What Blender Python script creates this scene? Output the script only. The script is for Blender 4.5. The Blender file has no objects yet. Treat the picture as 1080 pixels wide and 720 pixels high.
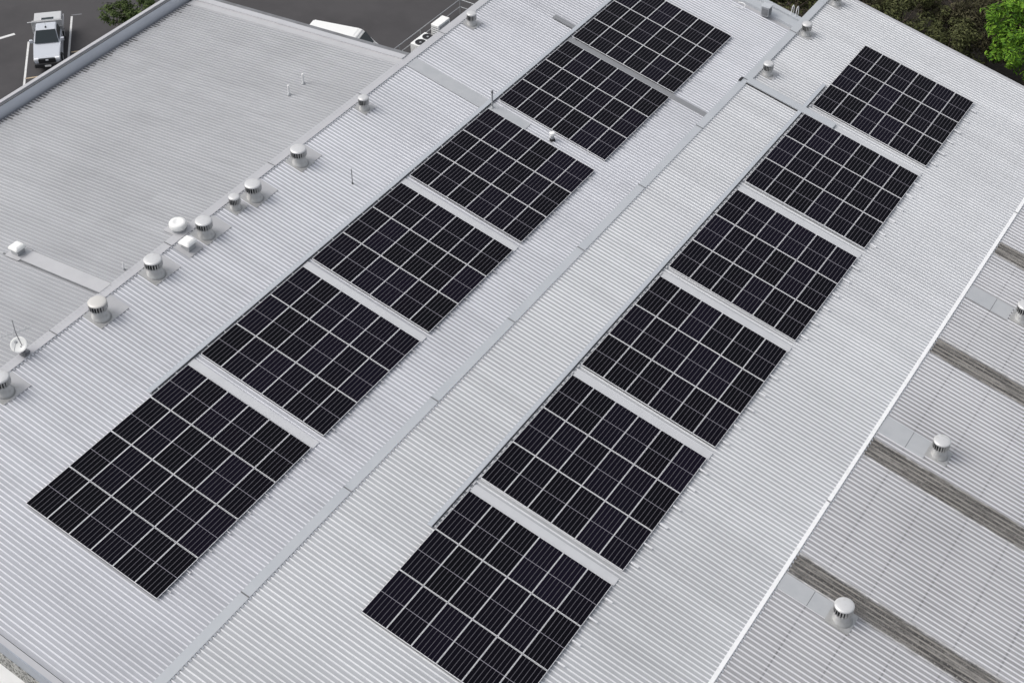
import bpy, bmesh, math, random
from mathutils import Vector, Matrix
R = math.radians
random.seed(7)

# ------------------------------------------------------------------ camera
S = bpy.context.scene
cam_d = bpy.data.cameras.new("camera"); cam = bpy.data.objects.new("camera", cam_d)
S.collection.objects.link(cam); S.camera = cam
cam.location = (28.8783, -15.0, 47.4202)
cam.rotation_euler = (0.8290, 0.0, 0.5735)
cam_d.sensor_width = 36.0
cam_d.lens = 36.0 * 1582.25 / 1080.0
cam_d.clip_start = 0.5; cam_d.clip_end = 3000

# ------------------------------------------------------------------ sky, sun, exposure
SUN_EL, SUN_AZ = 52.0, 238.0          # degrees; azimuth the light comes from, clockwise from +Y
W = bpy.data.worlds.new("World"); S.world = W; W.use_nodes = True
nt = W.node_tree; bg = nt.nodes['Background']
sky = nt.nodes.new('ShaderNodeTexSky'); sky.sky_type = 'NISHITA'; sky.sun_disc = False
sky.sun_elevation = R(SUN_EL); sky.sun_rotation = R(SUN_AZ)
sky.air_density = 1.0; sky.dust_density = 4.0; sky.ozone_density = 1.0
hsv = nt.nodes.new('ShaderNodeHueSaturation'); hsv.inputs['Saturation'].default_value = 0.30
nt.links.new(sky.outputs['Color'], hsv.inputs['Color'])
nt.links.new(hsv.outputs['Color'], bg.inputs['Color'])
bg.inputs['Strength'].default_value = 0.15
sun_d = bpy.data.lights.new("sun", 'SUN'); sun_d.energy = 0.9; sun_d.angle = R(30); sun_d.color = (1.0, 0.97, 0.93)
sun = bpy.data.objects.new("sun", sun_d); S.collection.objects.link(sun)
az = R(SUN_AZ)
to_sun = Vector((math.sin(az) * math.cos(R(SUN_EL)), math.cos(az) * math.cos(R(SUN_EL)), math.sin(R(SUN_EL))))
sun.rotation_euler = to_sun.to_track_quat('Z', 'Y').to_euler()
sun.location = (0, 0, 60)
S.view_settings.view_transform = 'Standard'; S.view_settings.look = 'None'
S.view_settings.exposure = 0.19; S.view_settings.gamma = 1.0
S.view_settings.use_curve_mapping = False

# ------------------------------------------------------------------ helpers
COL = S.collection
def link(o, parent=None):
    COL.objects.link(o)
    if parent is not None: o.parent = parent
    return o
def obj(name, bm, mats, parent=None, loc=None, smooth=False, recalc=True):
    if recalc: bmesh.ops.recalc_face_normals(bm, faces=bm.faces)
    me = bpy.data.meshes.new(name); bm.to_mesh(me); bm.free()
    if smooth:
        for p in me.polygons: p.use_smooth = True
    for m in (mats if isinstance(mats, (list, tuple)) else [mats]): me.materials.append(m)
    o = bpy.data.objects.new(name, me)
    if loc is not None: o.location = loc
    return link(o, parent)
def tag(o, label, cat, group=None):
    o['label'] = label; o['category'] = cat
    if group: o['group'] = group
    return o
def empty(name, loc=(0, 0, 0), rot=(0, 0, 0), label=None, cat=None, group=None):
    o = bpy.data.objects.new(name, None); o.empty_display_size = .2
    o.location = loc; o.rotation_euler = rot; link(o)
    if label: tag(o, label, cat, group)
    return o
def structure(o): o['kind'] = 'structure'; return o
def box(bm, a, b, mi=0, M=None):
    (x0, y0, z0), (x1, y1, z1) = a, b
    vs = [bm.verts.new(v) for v in ((x0,y0,z0),(x1,y0,z0),(x1,y1,z0),(x0,y1,z0),(x0,y0,z1),(x1,y0,z1),(x1,y1,z1),(x0,y1,z1))]
    if M is not None:
        for v in vs: v.co = M @ v.co
    for f in ((3,2,1,0),(4,5,6,7),(0,1,5,4),(1,2,6,5),(2,3,7,6),(3,0,4,7)):
        fc = bm.faces.new([vs[i] for i in f]); fc.material_index = mi
    return vs
def bbox(a, b, bev=0.0, seg=1, mi=0):
    bm = bmesh.new(); box(bm, a, b, mi)
    if bev: bmesh.ops.bevel(bm, geom=bm.edges[:], offset=bev, segments=seg, affect='EDGES', profile=.5)
    return bm
def quad(bm, pts, mi=0):
    f = bm.faces.new([bm.verts.new(p) for p in pts]); f.material_index = mi; return f
def lathe(bm, prof, seg=24, c=(0, 0, 0), mi=0, close=True):
    rings = []
    for r, z in prof:
        rings.append([bm.verts.new((c[0]+r*math.cos(2*math.pi*k/seg), c[1]+r*math.sin(2*math.pi*k/seg), c[2]+z)) for k in range(seg)])
    for i in range(len(rings)-1):
        for k in range(seg):
            f = bm.faces.new((rings[i][k], rings[i][(k+1)%seg], rings[i+1][(k+1)%seg], rings[i+1][k])); f.material_index = mi
    if close:
        bm.faces.new(rings[0][::-1]).material_index = mi; bm.faces.new(rings[-1]).material_index = mi
def tube(bm, a, b, r0, r1=None, seg=8, mi=0):
    a, b = Vector(a), Vector(b); r1 = r0 if r1 is None else r1
    q = (b-a).to_track_quat('Z', 'Y')
    A = [bm.verts.new(a + q @ Vector((r0*math.cos(2*math.pi*k/seg), r0*math.sin(2*math.pi*k/seg), 0))) for k in range(seg)]
    B = [bm.verts.new(b + q @ Vector((r1*math.cos(2*math.pi*k/seg), r1*math.sin(2*math.pi*k/seg), 0))) for k in range(seg)]
    for k in range(seg): bm.faces.new((A[k], A[(k+1)%seg], B[(k+1)%seg], B[k])).material_index = mi
    bm.faces.new(A[::-1]).material_index = mi; bm.faces.new(B).material_index = mi

# ------------------------------------------------------------------ materials
def mat(name, color, rough=.6, metal=0.0, spec=.5, noise=None, streak=None, bump=None):
    """noise=(scale, amount, dark colour); streak=(sx, sy, amount, colour): stretched noise"""
    m = bpy.data.materials.new(name); m.use_nodes = True
    t = m.node_tree; n = t.nodes; l = t.links; b = n['Principled BSDF']
    b.inputs['Roughness'].default_value = rough; b.inputs['Metallic'].default_value = metal
    b.inputs['Specular IOR Level'].default_value = spec
    b.inputs['Base Color'].default_value = (*color, 1)
    src = None
    tc = n.new('ShaderNodeTexCoord')
    def mixin(fac_out, col):
        nonlocal src
        mx = n.new('ShaderNodeMix'); mx.data_type = 'RGBA'
        l.new(fac_out, mx.inputs['Factor'])
        if src is None: mx.inputs['A'].default_value = (*color, 1)
        else: l.new(src, mx.inputs['A'])
        mx.inputs['B'].default_value = (*col, 1)
        src = mx.outputs['Result']
    for spec_ in (noise or []):
        sc, amt, col, lo, hi = spec_[:5]
        vec = spec_[5] if len(spec_) > 5 else (1, 1, 1)
        mp = n.new('ShaderNodeMapping'); mp.inputs['Scale'].default_value = vec
        l.new(tc.outputs['Object'], mp.inputs['Vector'])
        nz = n.new('ShaderNodeTexNoise'); nz.inputs['Scale'].default_value = sc; nz.inputs['Detail'].default_value = 5
        nz.inputs['Roughness'].default_value = .62
        l.new(mp.outputs['Vector'], nz.inputs['Vector'])
        mr = n.new('ShaderNodeMapRange'); mr.inputs['From Min'].default_value = lo; mr.inputs['From Max'].default_value = hi
        mr.inputs['To Max'].default_value = amt
        l.new(nz.outputs['Fac'], mr.inputs['Value'])
        mixin(mr.outputs['Result'], col)
    if src is not None: l.new(src, b.inputs['Base Color'])
    if bump:
        nz = n.new('ShaderNodeTexNoise'); nz.inputs['Scale'].default_value = bump[0]; nz.inputs['Detail'].default_value = 3
        l.new(tc.outputs['Object'], nz.inputs['Vector'])
        bp = n.new('ShaderNodeBump'); bp.inputs['Strength'].default_value = bump[1]; bp.inputs['Distance'].default_value = bump[2]
        l.new(nz.outputs['Fac'], bp.inputs['Height']); l.new(bp.outputs['Normal'], b.inputs['Normal'])
    return m

def roofmat(name, pan, dirt=.35, rough=.5, purlin=.07, eave=None):
    d = tuple(c*.72 for c in pan)
    m = mat(name, pan, rough, .3, .4, noise=[
        (.25, dirt, d, .45, .75), (1.0, dirt*.9, tuple(c*.8 for c in d), .5, .8, (.25, 2.2, 1)),
        (9.0, .25, tuple(c*.75 for c in pan), .55, .8, (.4, 1, 1)), (3.0, .3, tuple(min(1, c*1.12) for c in pan), .55, .75, (.12, 1.5, 1))])
    # faint grime along the screw lines over the purlins, broken up by noise
    t = m.node_tree; n = t.nodes; l = t.links; b = n['Principled BSDF']
    tc = n.new('ShaderNodeTexCoord'); sp = n.new('ShaderNodeSeparateXYZ'); l.new(tc.outputs['Object'], sp.inputs[0])
    def mth(op, a, c=None):
        k = n.new('ShaderNodeMath'); k.operation = op
        for i, v in enumerate((a, c)):
            if v is None: continue
            if isinstance(v, (int, float)): k.inputs[i].default_value = v
            else: l.new(v, k.inputs[i])
        return k.outputs[0]
    u = mth('DIVIDE', sp.outputs['X'], 1.75)
    d_ = mth('MULTIPLY', mth('ABSOLUTE', mth('SUBTRACT', u, mth('ROUND', u))), 1.75)
    line = mth('LESS_THAN', d_, .035)
    nz = n.new('ShaderNodeTexNoise'); nz.inputs['Scale'].default_value = 1.1; nz.inputs['Detail'].default_value = 4
    l.new(tc.outputs['Object'], nz.inputs['Vector'])
    amt = mth('MULTIPLY', mth('MULTIPLY', line, nz.outputs['Fac']), purlin*1.8)
    mx = n.new('ShaderNodeMix'); mx.data_type = 'RGBA'
    src = b.inputs['Base Color'].links[0].from_socket
    l.new(amt, mx.inputs['Factor']); l.new(src, mx.inputs['A']); mx.inputs['B'].default_value = (*[c*.45 for c in pan], 1)
    # every sheet (0.88 m cover) came from a slightly different batch; water runs darken it in streaks
    sid = mth('FLOOR', mth('DIVIDE', sp.outputs['Y'], .88))
    lap = mth('FLOOR', mth('DIVIDE', mth('ADD', sp.outputs['X'], mth('MULTIPLY', mth('MODULO', sid, 2.0), 1.1)), 9.0))
    wn = n.new('ShaderNodeTexWhiteNoise'); wn.noise_dimensions = '2D'
    cb = n.new('ShaderNodeCombineXYZ'); l.new(sid, cb.inputs[0]); l.new(lap, cb.inputs[1]); l.new(cb.outputs[0], wn.inputs['Vector'])
    v = mth('ADD', mth('MULTIPLY', wn.outputs['Value'], .075), .963)
    big = n.new('ShaderNodeTexNoise'); big.inputs['Scale'].default_value = .085; big.inputs['Detail'].default_value = 3
    l.new(tc.outputs['Object'], big.inputs['Vector'])
    v = mth('MULTIPLY', v, mth('ADD', mth('MULTIPLY', big.outputs['Fac'], .24), .88))
    hs = n.new('ShaderNodeHueSaturation'); l.new(v, hs.inputs['Value']); l.new(mx.outputs['Result'], hs.inputs['Color'])
    out = hs.outputs['Color']
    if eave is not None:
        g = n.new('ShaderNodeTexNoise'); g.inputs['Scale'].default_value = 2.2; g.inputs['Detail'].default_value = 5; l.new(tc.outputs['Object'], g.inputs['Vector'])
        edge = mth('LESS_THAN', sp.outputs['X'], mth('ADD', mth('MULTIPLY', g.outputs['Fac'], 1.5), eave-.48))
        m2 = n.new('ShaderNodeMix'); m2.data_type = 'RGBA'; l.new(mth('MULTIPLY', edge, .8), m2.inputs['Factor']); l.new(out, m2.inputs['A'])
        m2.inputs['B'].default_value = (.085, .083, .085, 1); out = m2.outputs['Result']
    l.new(out, b.inputs['Base Color'])
    return m
M = {}
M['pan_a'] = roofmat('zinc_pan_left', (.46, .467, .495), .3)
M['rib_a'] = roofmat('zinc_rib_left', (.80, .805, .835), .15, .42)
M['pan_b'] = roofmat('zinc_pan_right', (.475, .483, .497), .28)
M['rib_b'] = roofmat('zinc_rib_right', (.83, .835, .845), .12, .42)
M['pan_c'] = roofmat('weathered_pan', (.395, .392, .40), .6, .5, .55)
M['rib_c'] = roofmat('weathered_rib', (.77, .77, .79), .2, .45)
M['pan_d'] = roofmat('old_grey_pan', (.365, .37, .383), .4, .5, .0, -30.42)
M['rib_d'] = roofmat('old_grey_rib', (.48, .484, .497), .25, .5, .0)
M['cap'] = mat('grey_blue_capping', (.52, .54, .56), .45, .2, .4, noise=[(.6, .35, (.42, .45, .48), .45, .7), (6, .2, (.6, .62, .64), .55, .75)])
M['cap_light'] = mat('pale_capping', (.50, .50, .515), .5, .15, .4, noise=[(.8, .35, (.42, .42, .44), .45, .7)])
M['notch'] = mat('bright_scribed_edge', (.66, .67, .69), .45, .2, .4)
M['cap_white'] = mat('white_capping', (.86, .86, .86), .5, 0, .4, noise=[(5, .5, (.66, .66, .65), .5, .72)])
M['flash'] = mat('flat_flashing', (.52, .53, .54), .4, .25, .4, noise=[(1.2, .4, (.39, .41, .43), .42, .7), (14, .25, (.55, .56, .57), .55, .75)])
M['flash_d'] = mat('dull_flashing', (.49, .49, .50), .5, .2, .4, noise=[(1.5, .4, (.41, .41, .42), .42, .7)])
M['stain'] = mat('lichen_rooflight', (.125, .120, .115), .85, 0, .2, noise=[
    (.9, .8, (.050, .048, .047), .46, .60, (.3, 3.5, 1)), (.8, .75, (.27, .26, .245), .52, .64, (.25, 5, 1)), (3.5, .7, (.06, .058, .056), .5, .64, (.7, 1.3, 1)), (15, .75, (.30, .29, .27), .53, .66), (21, .6, (.035, .034, .033), .55, .68)])
M['stain_rib'] = mat('lichen_rooflight_rib', (.30, .285, .265), .85, 0, .2, noise=[(2.5, .8, (.12, .115, .11), .46, .62, (.4, 3, 1)), (30, .5, (.27, .25, .23), .5, .75)])
M['gutter'] = mat('gutter_metal', (.20, .205, .215), .6, .1, .3, noise=[(1.2, .6, (.10, .10, .10), .45, .7)])
M['fascia'] = mat('blue_grey_fascia', (.36, .39, .44), .5, .1, .4, noise=[(.7, .35, (.24, .26, .30), .42, .7, (1, .3, 1))])
M['parapet'] = mat('blue_white_parapet', (.74, .77, .83), .5, .1, .4, noise=[(.9, .4, (.58, .61, .67), .42, .7, (1, .4, 1)), (4, .3, (.82, .84, .86), .5, .75, (1, .5, .3))])
M['alu'] = mat('aluminium_rail', (.62, .62, .63), .4, .5, .5)
M['white_rail'] = mat('bright_rail_end', (.84, .84, .85), .4, .2, .5)
M['frame'] = mat('silver_frame', (.84, .84, .85), .4, .1, .5)
M['tray'] = mat('tray_metal', (.52, .545, .575), .45, .2, .4, noise=[(1.5, .3, (.45, .47, .50), .45, .7)])
M['tray_dark'] = mat('tray_dark_metal', (.27, .275, .285), .5, .2, .4)
M['tray_light'] = mat('tray_light_metal', (.62, .625, .635), .45, .25, .4, noise=[(1.5, .3, (.49, .50, .51), .45, .7)])
M['dark'] = mat('dark_gap', (.03, .03, .033), .8, 0, .2)  # near-black; also paints shade beside the trays and the cross flashing
M['vent'] = mat('vent_metal', (.50, .50, .495), .40, .45, .45, noise=[(5, .6, (.36, .355, .34), .45, .7)])
M['vent_cap'] = mat('vent_cap_metal', (.64, .64, .64), .38, .3, .5, noise=[(5, .5, (.50, .49, .47), .48, .72)])
M['vent_cap_dull'] = mat('vent_cap_beige', (.60, .585, .555), .4, .15, .5, noise=[(5, .3, (.66, .65, .62), .5, .75)])
M['white'] = mat('white_plastic', (.84, .84, .82), .4, 0, .5, noise=[(6, .25, (.7, .69, .65), .52, .75)])
M['pvc'] = mat('white_pipe', (.80, .80, .80), .4)
M['greymetal'] = mat('galvanised', (.42, .43, .44), .45, .4, .5)
M['rubber'] = mat('black_rubber', (.025, .025, .027), .8, 0, .3)
M['asphalt'] = mat('asphalt', (.072, .069, .071), .9, 0, .25, noise=[(.16, .6, (.040, .038, .040), .42, .7), (.9, .35, (.085, .08, .082), .5, .75), (40, .4, (.10, .095, .095), .55, .8)], bump=(60, .4, .01))
M['soil'] = mat('garden_soil', (.022, .019, .016), .95, 0, .15, noise=[(2.2, .7, (.045, .038, .028), .45, .7)], bump=(8, .6, .08))
M['paint'] = mat('road_paint', (.66, .66, .65), .7, 0, .3, noise=[(5, .6, (.32, .31, .31), .52, .72)])
M['paint_y'] = mat('ochre_road_paint', (.50, .40, .27), .7, 0, .3, noise=[(5, .6, (.25, .2, .15), .5, .72)])
M['concrete'] = mat('pale_concrete', (.62, .61, .59), .85, 0, .2, noise=[(.8, .4, (.52, .51, .49), .45, .7)])
M['wall'] = mat('painted_wall', (.86, .86, .85), .7, 0, .3, noise=[(.7, .25, (.76, .76, .74), .5, .75)])
M['pebble'] = mat('pebbledash', (.42, .42, .40), .95, 0, .2, noise=[(11, .95, (.10, .10, .095), .46, .58), (16, .8, (.66, .66, .64), .55, .66)], bump=(14, .8, .04))
M['carpaint'] = mat('silver_white_paint', (.60, .62, .66), .25, .25, .6)
M['traywhite'] = mat('tray_alloy', (.58, .58, .58), .45, .2, .5, noise=[(4, .3, (.45, .45, .45), .5, .75)])
M['glassdark'] = mat('car_glass', (.018, .026, .03), .12, 0, .5)
M['lamp'] = mat('headlamp', (.85, .86, .88), .15, 0, .6)
M['plastic'] = mat('black_plastic', (.02, .02, .022), .5, 0, .4)
M['plate'] = mat('number_plate', (.8, .8, .78), .5)
M['red'] = mat('red_flower', (.55, .10, .08), .7)
M['bark'] = mat('bark', (.13, .105, .085), .9, 0, .2, noise=[(6, .6, (.06, .05, .04), .45, .7, (1, 1, .2))])
M['palebark'] = mat('pale_bark', (.42, .38, .33), .9, 0, .2, noise=[(6, .6, (.25, .22, .19), .45, .7, (1, 1, .2))])
M['grate'] = mat('platform_grating', (.045, .045, .047), .8, 0, .3)

def ragged(m, clean):
    # the lichen thins out in a ragged line towards the edges of its strip
    t = m.node_tree; n = t.nodes; l = t.links; b = n['Principled BSDF']
    at = n.new('ShaderNodeAttribute'); at.attribute_name = 'edge'
    tc = n.new('ShaderNodeTexCoord'); mp = n.new('ShaderNodeMapping'); mp.inputs['Scale'].default_value = (.6, 2.5, 1); l.new(tc.outputs['Object'], mp.inputs['Vector'])
    nz = n.new('ShaderNodeTexNoise'); nz.inputs['Scale'].default_value = 3.0; nz.inputs['Detail'].default_value = 6; nz.inputs['Roughness'].default_value = .7
    l.new(mp.outputs['Vector'], nz.inputs['Vector'])
    a = n.new('ShaderNodeMath'); a.operation = 'MULTIPLY_ADD'; l.new(nz.outputs['Fac'], a.inputs[0]); a.inputs[1].default_value = .42; l.new(at.outputs['Fac'], a.inputs[2])
    mr = n.new('ShaderNodeMapRange'); mr.inputs['From Min'].default_value = .25; mr.inputs['From Max'].default_value = .42; l.new(a.outputs[0], mr.inputs['Value'])
    mx = n.new('ShaderNodeMix'); mx.data_type = 'RGBA'; l.new(mr.outputs['Result'], mx.inputs['Factor']); mx.inputs['A'].default_value = (*clean, 1)
    l.new(b.inputs['Base Color'].links[0].from_socket, mx.inputs['B']); l.new(mx.outputs['Result'], b.inputs['Base Color'])
ragged(M['stain'], (.36, .36, .37)); ragged(M['stain_rib'], (.70, .70, .71))

def leafmat(name, cols):
    m = bpy.data.materials.new(name); m.use_nodes = True
    t = m.node_tree; n = t.nodes; l = t.links; b = n['Principled BSDF']
    g = n.new('ShaderNodeNewGeometry')
    cr = n.new('ShaderNodeValToRGB'); cr.color_ramp.interpolation = 'LINEAR'
    el = cr.color_ramp.elements
    el[0].color = (*cols[0], 1); el[1].color = (*cols[-1], 1)
    for i, c in enumerate(cols[1:-1]):
        e = el.new((i+1)/(len(cols)-1)); e.color = (*c, 1)
    l.new(g.outputs['Random Per Island'], cr.inputs['Fac'])
    l.new(cr.outputs['Color'], b.inputs['Base Color'])
    b.inputs['Roughness'].default_value = .7; b.inputs['Specular IOR Level'].default_value = .2
    return m
M['leaf_bright'] = leafmat('bright_leaves', [(.022, .06, .010), (.095, .21, .016), (.165, .30, .026), (.06, .145, .014)])
M['leaf_dark'] = leafmat('olive_leaves', [(.026, .030, .011), (.062, .070, .026), (.11, .118, .045), (.045, .050, .019)])
M['leaf_brown'] = leafmat('brown_olive_leaves', [(.026, .024, .013), (.062, .058, .029), (.092, .085, .045), (.045, .041, .022)])
M['leaf_green'] = leafmat('mid_green_leaves', [(.03, .045, .014), (.06, .09, .025), (.09, .12, .04)])

def cellmat():
    m = bpy.data.materials.new('solar_cells'); m.use_nodes = True
    t = m.node_tree; n = t.nodes; l = t.links; b = n['Principled BSDF']
    tc = n.new('ShaderNodeTexCoord'); sp = n.new('ShaderNodeSeparateXYZ'); l.new(tc.outputs['Object'], sp.inputs[0])
    def math_(op, a, bv=None, cv=None):
        nd = n.new('ShaderNodeMath'); nd.operation = op
        for i, v in enumerate((a, bv, cv)):
            if v is None: continue
            if isinstance(v, (int, float)): nd.inputs[i].default_value = v
            else: l.new(v, nd.inputs[i])
        return nd.outputs[0]
    # light lines between the six cell columns
    pitch = 1.104/6
    u = math_('DIVIDE', math_('ADD', sp.outputs['X'], 1.104/2), pitch)
    du = math_('MULTIPLY', math_('ABSOLUTE', math_('SUBTRACT', u, math_('ROUND', u))), pitch)
    lx = math_('LESS_THAN', du, .0085)
    # thin lines between half cells
    ph = 1.16/12
    v = math_('DIVIDE', math_('SUBTRACT', math_('ABSOLUTE', sp.outputs['Y']), .012), ph)
    dv = math_('MULTIPLY', math_('ABSOLUTE', math_('SUBTRACT', v, math_('ROUND', v))), ph)
    ly = math_('LESS_THAN', dv, .0016)
    mid = math_('LESS_THAN', math_('ABSOLUTE', sp.outputs['Y']), .012)
    oi = n.new('ShaderNodeObjectInfo')
    cr = n.new('ShaderNodeValToRGB'); el = cr.color_ramp.elements
    el[0].color = (.0040, .0040, .0055, 1); el[1].color = (.0068, .0056, .0118, 1)
    e = el.new(.5); e.color = (.0046, .0042, .0070, 1)
    l.new(oi.outputs['Random'], cr.inputs['Fac'])
    def mix(a, fac, col):
        mx = n.new('ShaderNodeMix'); mx.data_type = 'RGBA'; l.new(fac, mx.inputs['Factor']); l.new(a, mx.inputs['A'])
        mx.inputs['B'].default_value = (*col, 1); return mx.outputs['Result']
    c = mix(cr.outputs['Color'], ly, (.020, .020, .024))
    c = mix(c, lx, (.135, .13, .148))
    c = mix(c, mid, (.26, .25, .285))
    l.new(c, b.inputs['Base Color'])
    b.inputs['Roughness'].default_value = .3; b.inputs['Specular IOR Level'].default_value = .03
    return m
M['cells'] = cellmat()

# ------------------------------------------------------------------ geometry of the place (metres)
T = math.tan(R(12)); CO = math.cos(R(12)); SI = math.sin(R(12))
HB = 3.0879                         # height of right slope plane above left one at x = 0
XC, ZC = 17.95, 2.36                # high edge of the third slope
GZ = -6.5                           # ground
ROOF = -.15                         # roof pan below the panel face plane
zA = lambda x: -x*T
zB = lambda x: HB - x*T
zC = lambda x: ZC + .12 - (x-XC)*T
TD = math.tan(R(4)); zD = lambda x: 3.02 + (x+14.72)*TD      # back slope of the left gable
Y0 = 3.1                            # near gable end

# ground
bm = bmesh.new(); quad(bm, [(-700,-700,GZ),(700,-700,GZ),(700,900,GZ),(-700,900,GZ)]); structure(obj('ground', bm, M['soil']))
bm = bmesh.new(); quad(bm, [(-140,-60,GZ+.008),(-15.5,-60,GZ+.008),(-15.5,62.4,GZ+.008),(-15.5,140,GZ+.008),(-140,140,GZ+.008)]); structure(obj('car_park', bm, M['asphalt']))
bm = bmesh.new(); quad(bm, [(-15.5,-60,GZ+.012),(60,-60,GZ+.012),(60,2.9,GZ+.012),(-15.5,2.9,GZ+.012)]); structure(obj('concrete_yard', bm, M['concrete']))

# ------------------------------------------------------------------ warehouse
WH = empty('warehouse', (0, 0, GZ), label='big warehouse with pale grey ribbed metal roof slopes stepping down to the right', cat='warehouse')
def part(name, bm, m, parent, label=None, smooth=False):
    o = obj(name, bm, m, None, None, smooth); o.parent = parent
    if parent is WH: o.matrix_parent_inverse = Matrix.Translation((0, 0, -GZ))
    if label: o['label'] = label
    return o

PITCH = .22
def ribbed(x0, x1, zf, y0, y1, phase=0.0, xs=None, dz=ROOF, edge=False):
    """trapezoidal sheet, ribs run along x; material 0 pan, 1 rib"""
    bm = bmesh.new()
    pts = []                                    # (y, h, material of the strip that starts here)
    k0 = math.ceil((y0-phase)/PITCH); y = y0
    pts.append((y0, 0, 0))
    k = k0
    while True:
        c = phase + k*PITCH
        if c + .04 > y1: break
        if c - .04 > y0:
            pts += [(c-.032, 0, 1), (c-.017, .034, 1), (c+.017, .034, 1), (c+.032, 0, 0)]
        k += 1
    pts.append((y1, 0, 0))
    xs = xs or [x0, x1]
    lay = bm.verts.layers.float.new('edge') if edge else None
    rows = [[bm.verts.new((x, y, zf(x)+dz+h)) for (y, h, _) in pts] for x in xs]
    if edge:
        for r_ in rows:
            for v in r_: v[lay] = min(v.co.y-y0, y1-v.co.y)
    for j in range(len(xs)-1):
        for i in range(len(pts)-1):
            f = bm.faces.new((rows[j][i], rows[j+1][i], rows[j+1][i+1], rows[j][i+1])); f.material_index = pts[i][2]
    for f in bm.faces:
        f.normal_update()
        if f.normal.z < 0: f.normal_flip()
    return bm
def roof_part(label, bm, mats):
    return part('roof', bm, mats, WH, label)
def strip(x0, x1, y0, y1, zf, h, t=.012, bev=0):
    """flat plate lying along the slope, top at height h over the panel plane"""
    bm = bmesh.new()
    v = [bm.verts.new((x, y, zf(x)+hh)) for hh in (h-t, h) for (x, y) in ((x0,y0),(x1,y0),(x1,y1),(x0,y1))]
    for f in ((3,2,1,0),(4,5,6,7),(0,1,5,4),(1,2,6,5),(2,3,7,6),(3,0,4,7)): bm.faces.new([v[i] for i in f])
    return bm

yA1 = 61.1
def recalc_false(): pass
def rpart(label, bm, mats):
    o = obj('roof', bm, mats, None, recalc=False); o.parent = WH; o.matrix_parent_inverse = Matrix.Translation((0, 0, -GZ)); o['label'] = label
    return o
def rsub(name, bm, mats, parent, label=None, recalc=True):
    o = obj(name, bm, mats, None, recalc=recalc); o.parent = parent
    o.matrix_parent_inverse = (Matrix.Translation((0, 0, -GZ)) if parent is WH else Matrix.Translation((0, 0, 0)))
    if label: o['label'] = label
    return o
# children of a roof part inherit the warehouse offset through their parent; roof part world = identity
rA = rpart('left ribbed roof slope carrying six solar blocks', ribbed(-14.6, 1.6, zA, Y0+.2, yA1), [M['pan_a'], M['rib_a']])
rB = rpart('middle ribbed roof slope carrying six solar blocks', ribbed(1.7, 17.7, zB, Y0+.2, 62.3), [M['pan_b'], M['rib_b']])
rD = rpart('dull grey back roof slope', ribbed(-30.48, -14.8, zD, Y0+.2, 41.35, dz=0), [M['pan_d'], M['rib_d']])
SKY = [(13.75, 14.85), (21.1, 22.2), (28.4, 29.55), (35.75, 36.9), (43.95, 45.0), (51.3, 52.4)]
# third slope: metal sheets, with lichen covered rooflight strips laid between them
bmC = ribbed(17.95, 33.9, zC, Y0+.2, 62.3)
rC = rpart('right ribbed roof slope with dark dirty rooflight strips', bmC, [M['pan_c'], M['rib_c']])
for a, b in SKY:
    rsub('rooflight', ribbed(18.0, 33.9, zC, a-.12, b+.12, dz=ROOF+.006, edge=True), [M['stain'], M['stain_rib']], rC, recalc=False)
# fourth slope, beyond the frame
rE = rpart('far right ribbed roof slope', ribbed(34.3, 50, lambda x: zC(x-16.3)+.0, Y0+.2, 62.3), [M['pan_c'], M['rib_c']])

def capping(x0, x1, zf, y0, y1, joints, m, drop, parent, top=-.085, lip=.03):
    """folded ridge capping with lap joints and an edge notched over the ribs; drop = depth of its back apron"""
    bm = bmesh.new()
    ys = [y0] + joints + [y1]
    for i in range(len(ys)-1):
        a, b = ys[i], ys[i+1] - .0
        lift = .006*(i % 2)
        h = top + lift
        # top sheet
        v = [(x0, a, zf(x0)+h), (x1, a, zf(x1)+h), (x1, b, zf(x1)+h), (x0, b, zf(x0)+h)]
        quad(bm, v)
        # back apron
        quad(bm, [(x0, a, zf(x0)+h), (x0, b, zf(x0)+h), (x0, b, zf(x0)+h-drop), (x0, a, zf(x0)+h-drop)])
        # front lip, scribed down between the ribs
        quad(bm, [(x1, a, zf(x1)+h), (x1, b, zf(x1)+h), (x1+.004, b, zf(x1)+h-lip), (x1+.004, a, zf(x1)+h-lip)])
        # little lap end
        quad(bm, [(x0, a, zf(x0)+h), (x1, a, zf(x1)+h), (x1, a, zf(x1)+h-.03), (x0, a, zf(x0)+h-.03)])
        if i:   # raised lap band with a sealant line
            box(bm, (x0-.004, a-.03, 0), (x1+.004, a+.03, .010), 1)
            for vv in bm.verts[:] if False else []: pass
            bm.verts.ensure_lookup_table()
            for vv in bm.verts[-8:]: vv.co.z += zf(vv.co.x)+top+.004
    if True:
        k = math.ceil(y0/PITCH)
        while k*PITCH < y1-.1:
            c = k*PITCH
            for s in (0,):
                p0 = (x1+.002, c+.045, zf(x1)+top-.002); p1 = (x1+.002, c+.175, zf(x1)+top-.002)
                quad(bm, [p0, p1, (x1+.07, c+.160, zf(x1+.07)+top-lip-.025), (x1+.07, c+.060, zf(x1+.07)+top-lip-.025)], 2)
            k += 1
    return rsub('ridge_capping', bm, [m, M['gutter'], M['notch']], parent)
capping(-14.95, -14.50, lambda x: 3.02+(.17 if False else 0)+(x+14.72)*(-T if x > -14.72 else TD)+.12, Y0, 62.0,
        [9.1, 15.2, 22.6, 30.2, 37.7, 45.2, 52.7], M['cap_light'], .20, rA)
capping(1.40, 1.78, zB, Y0, 50.7, [8.9, 15.15, 21.2, 27.19, 33.25, 39.14, 45.3], M['cap'], .5, rB)
capping(1.48, 1.90, lambda x: zB(x)+.06, 50.72, 62.2, [56.6], M['cap'], .5, rB, lip=.09)
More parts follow.
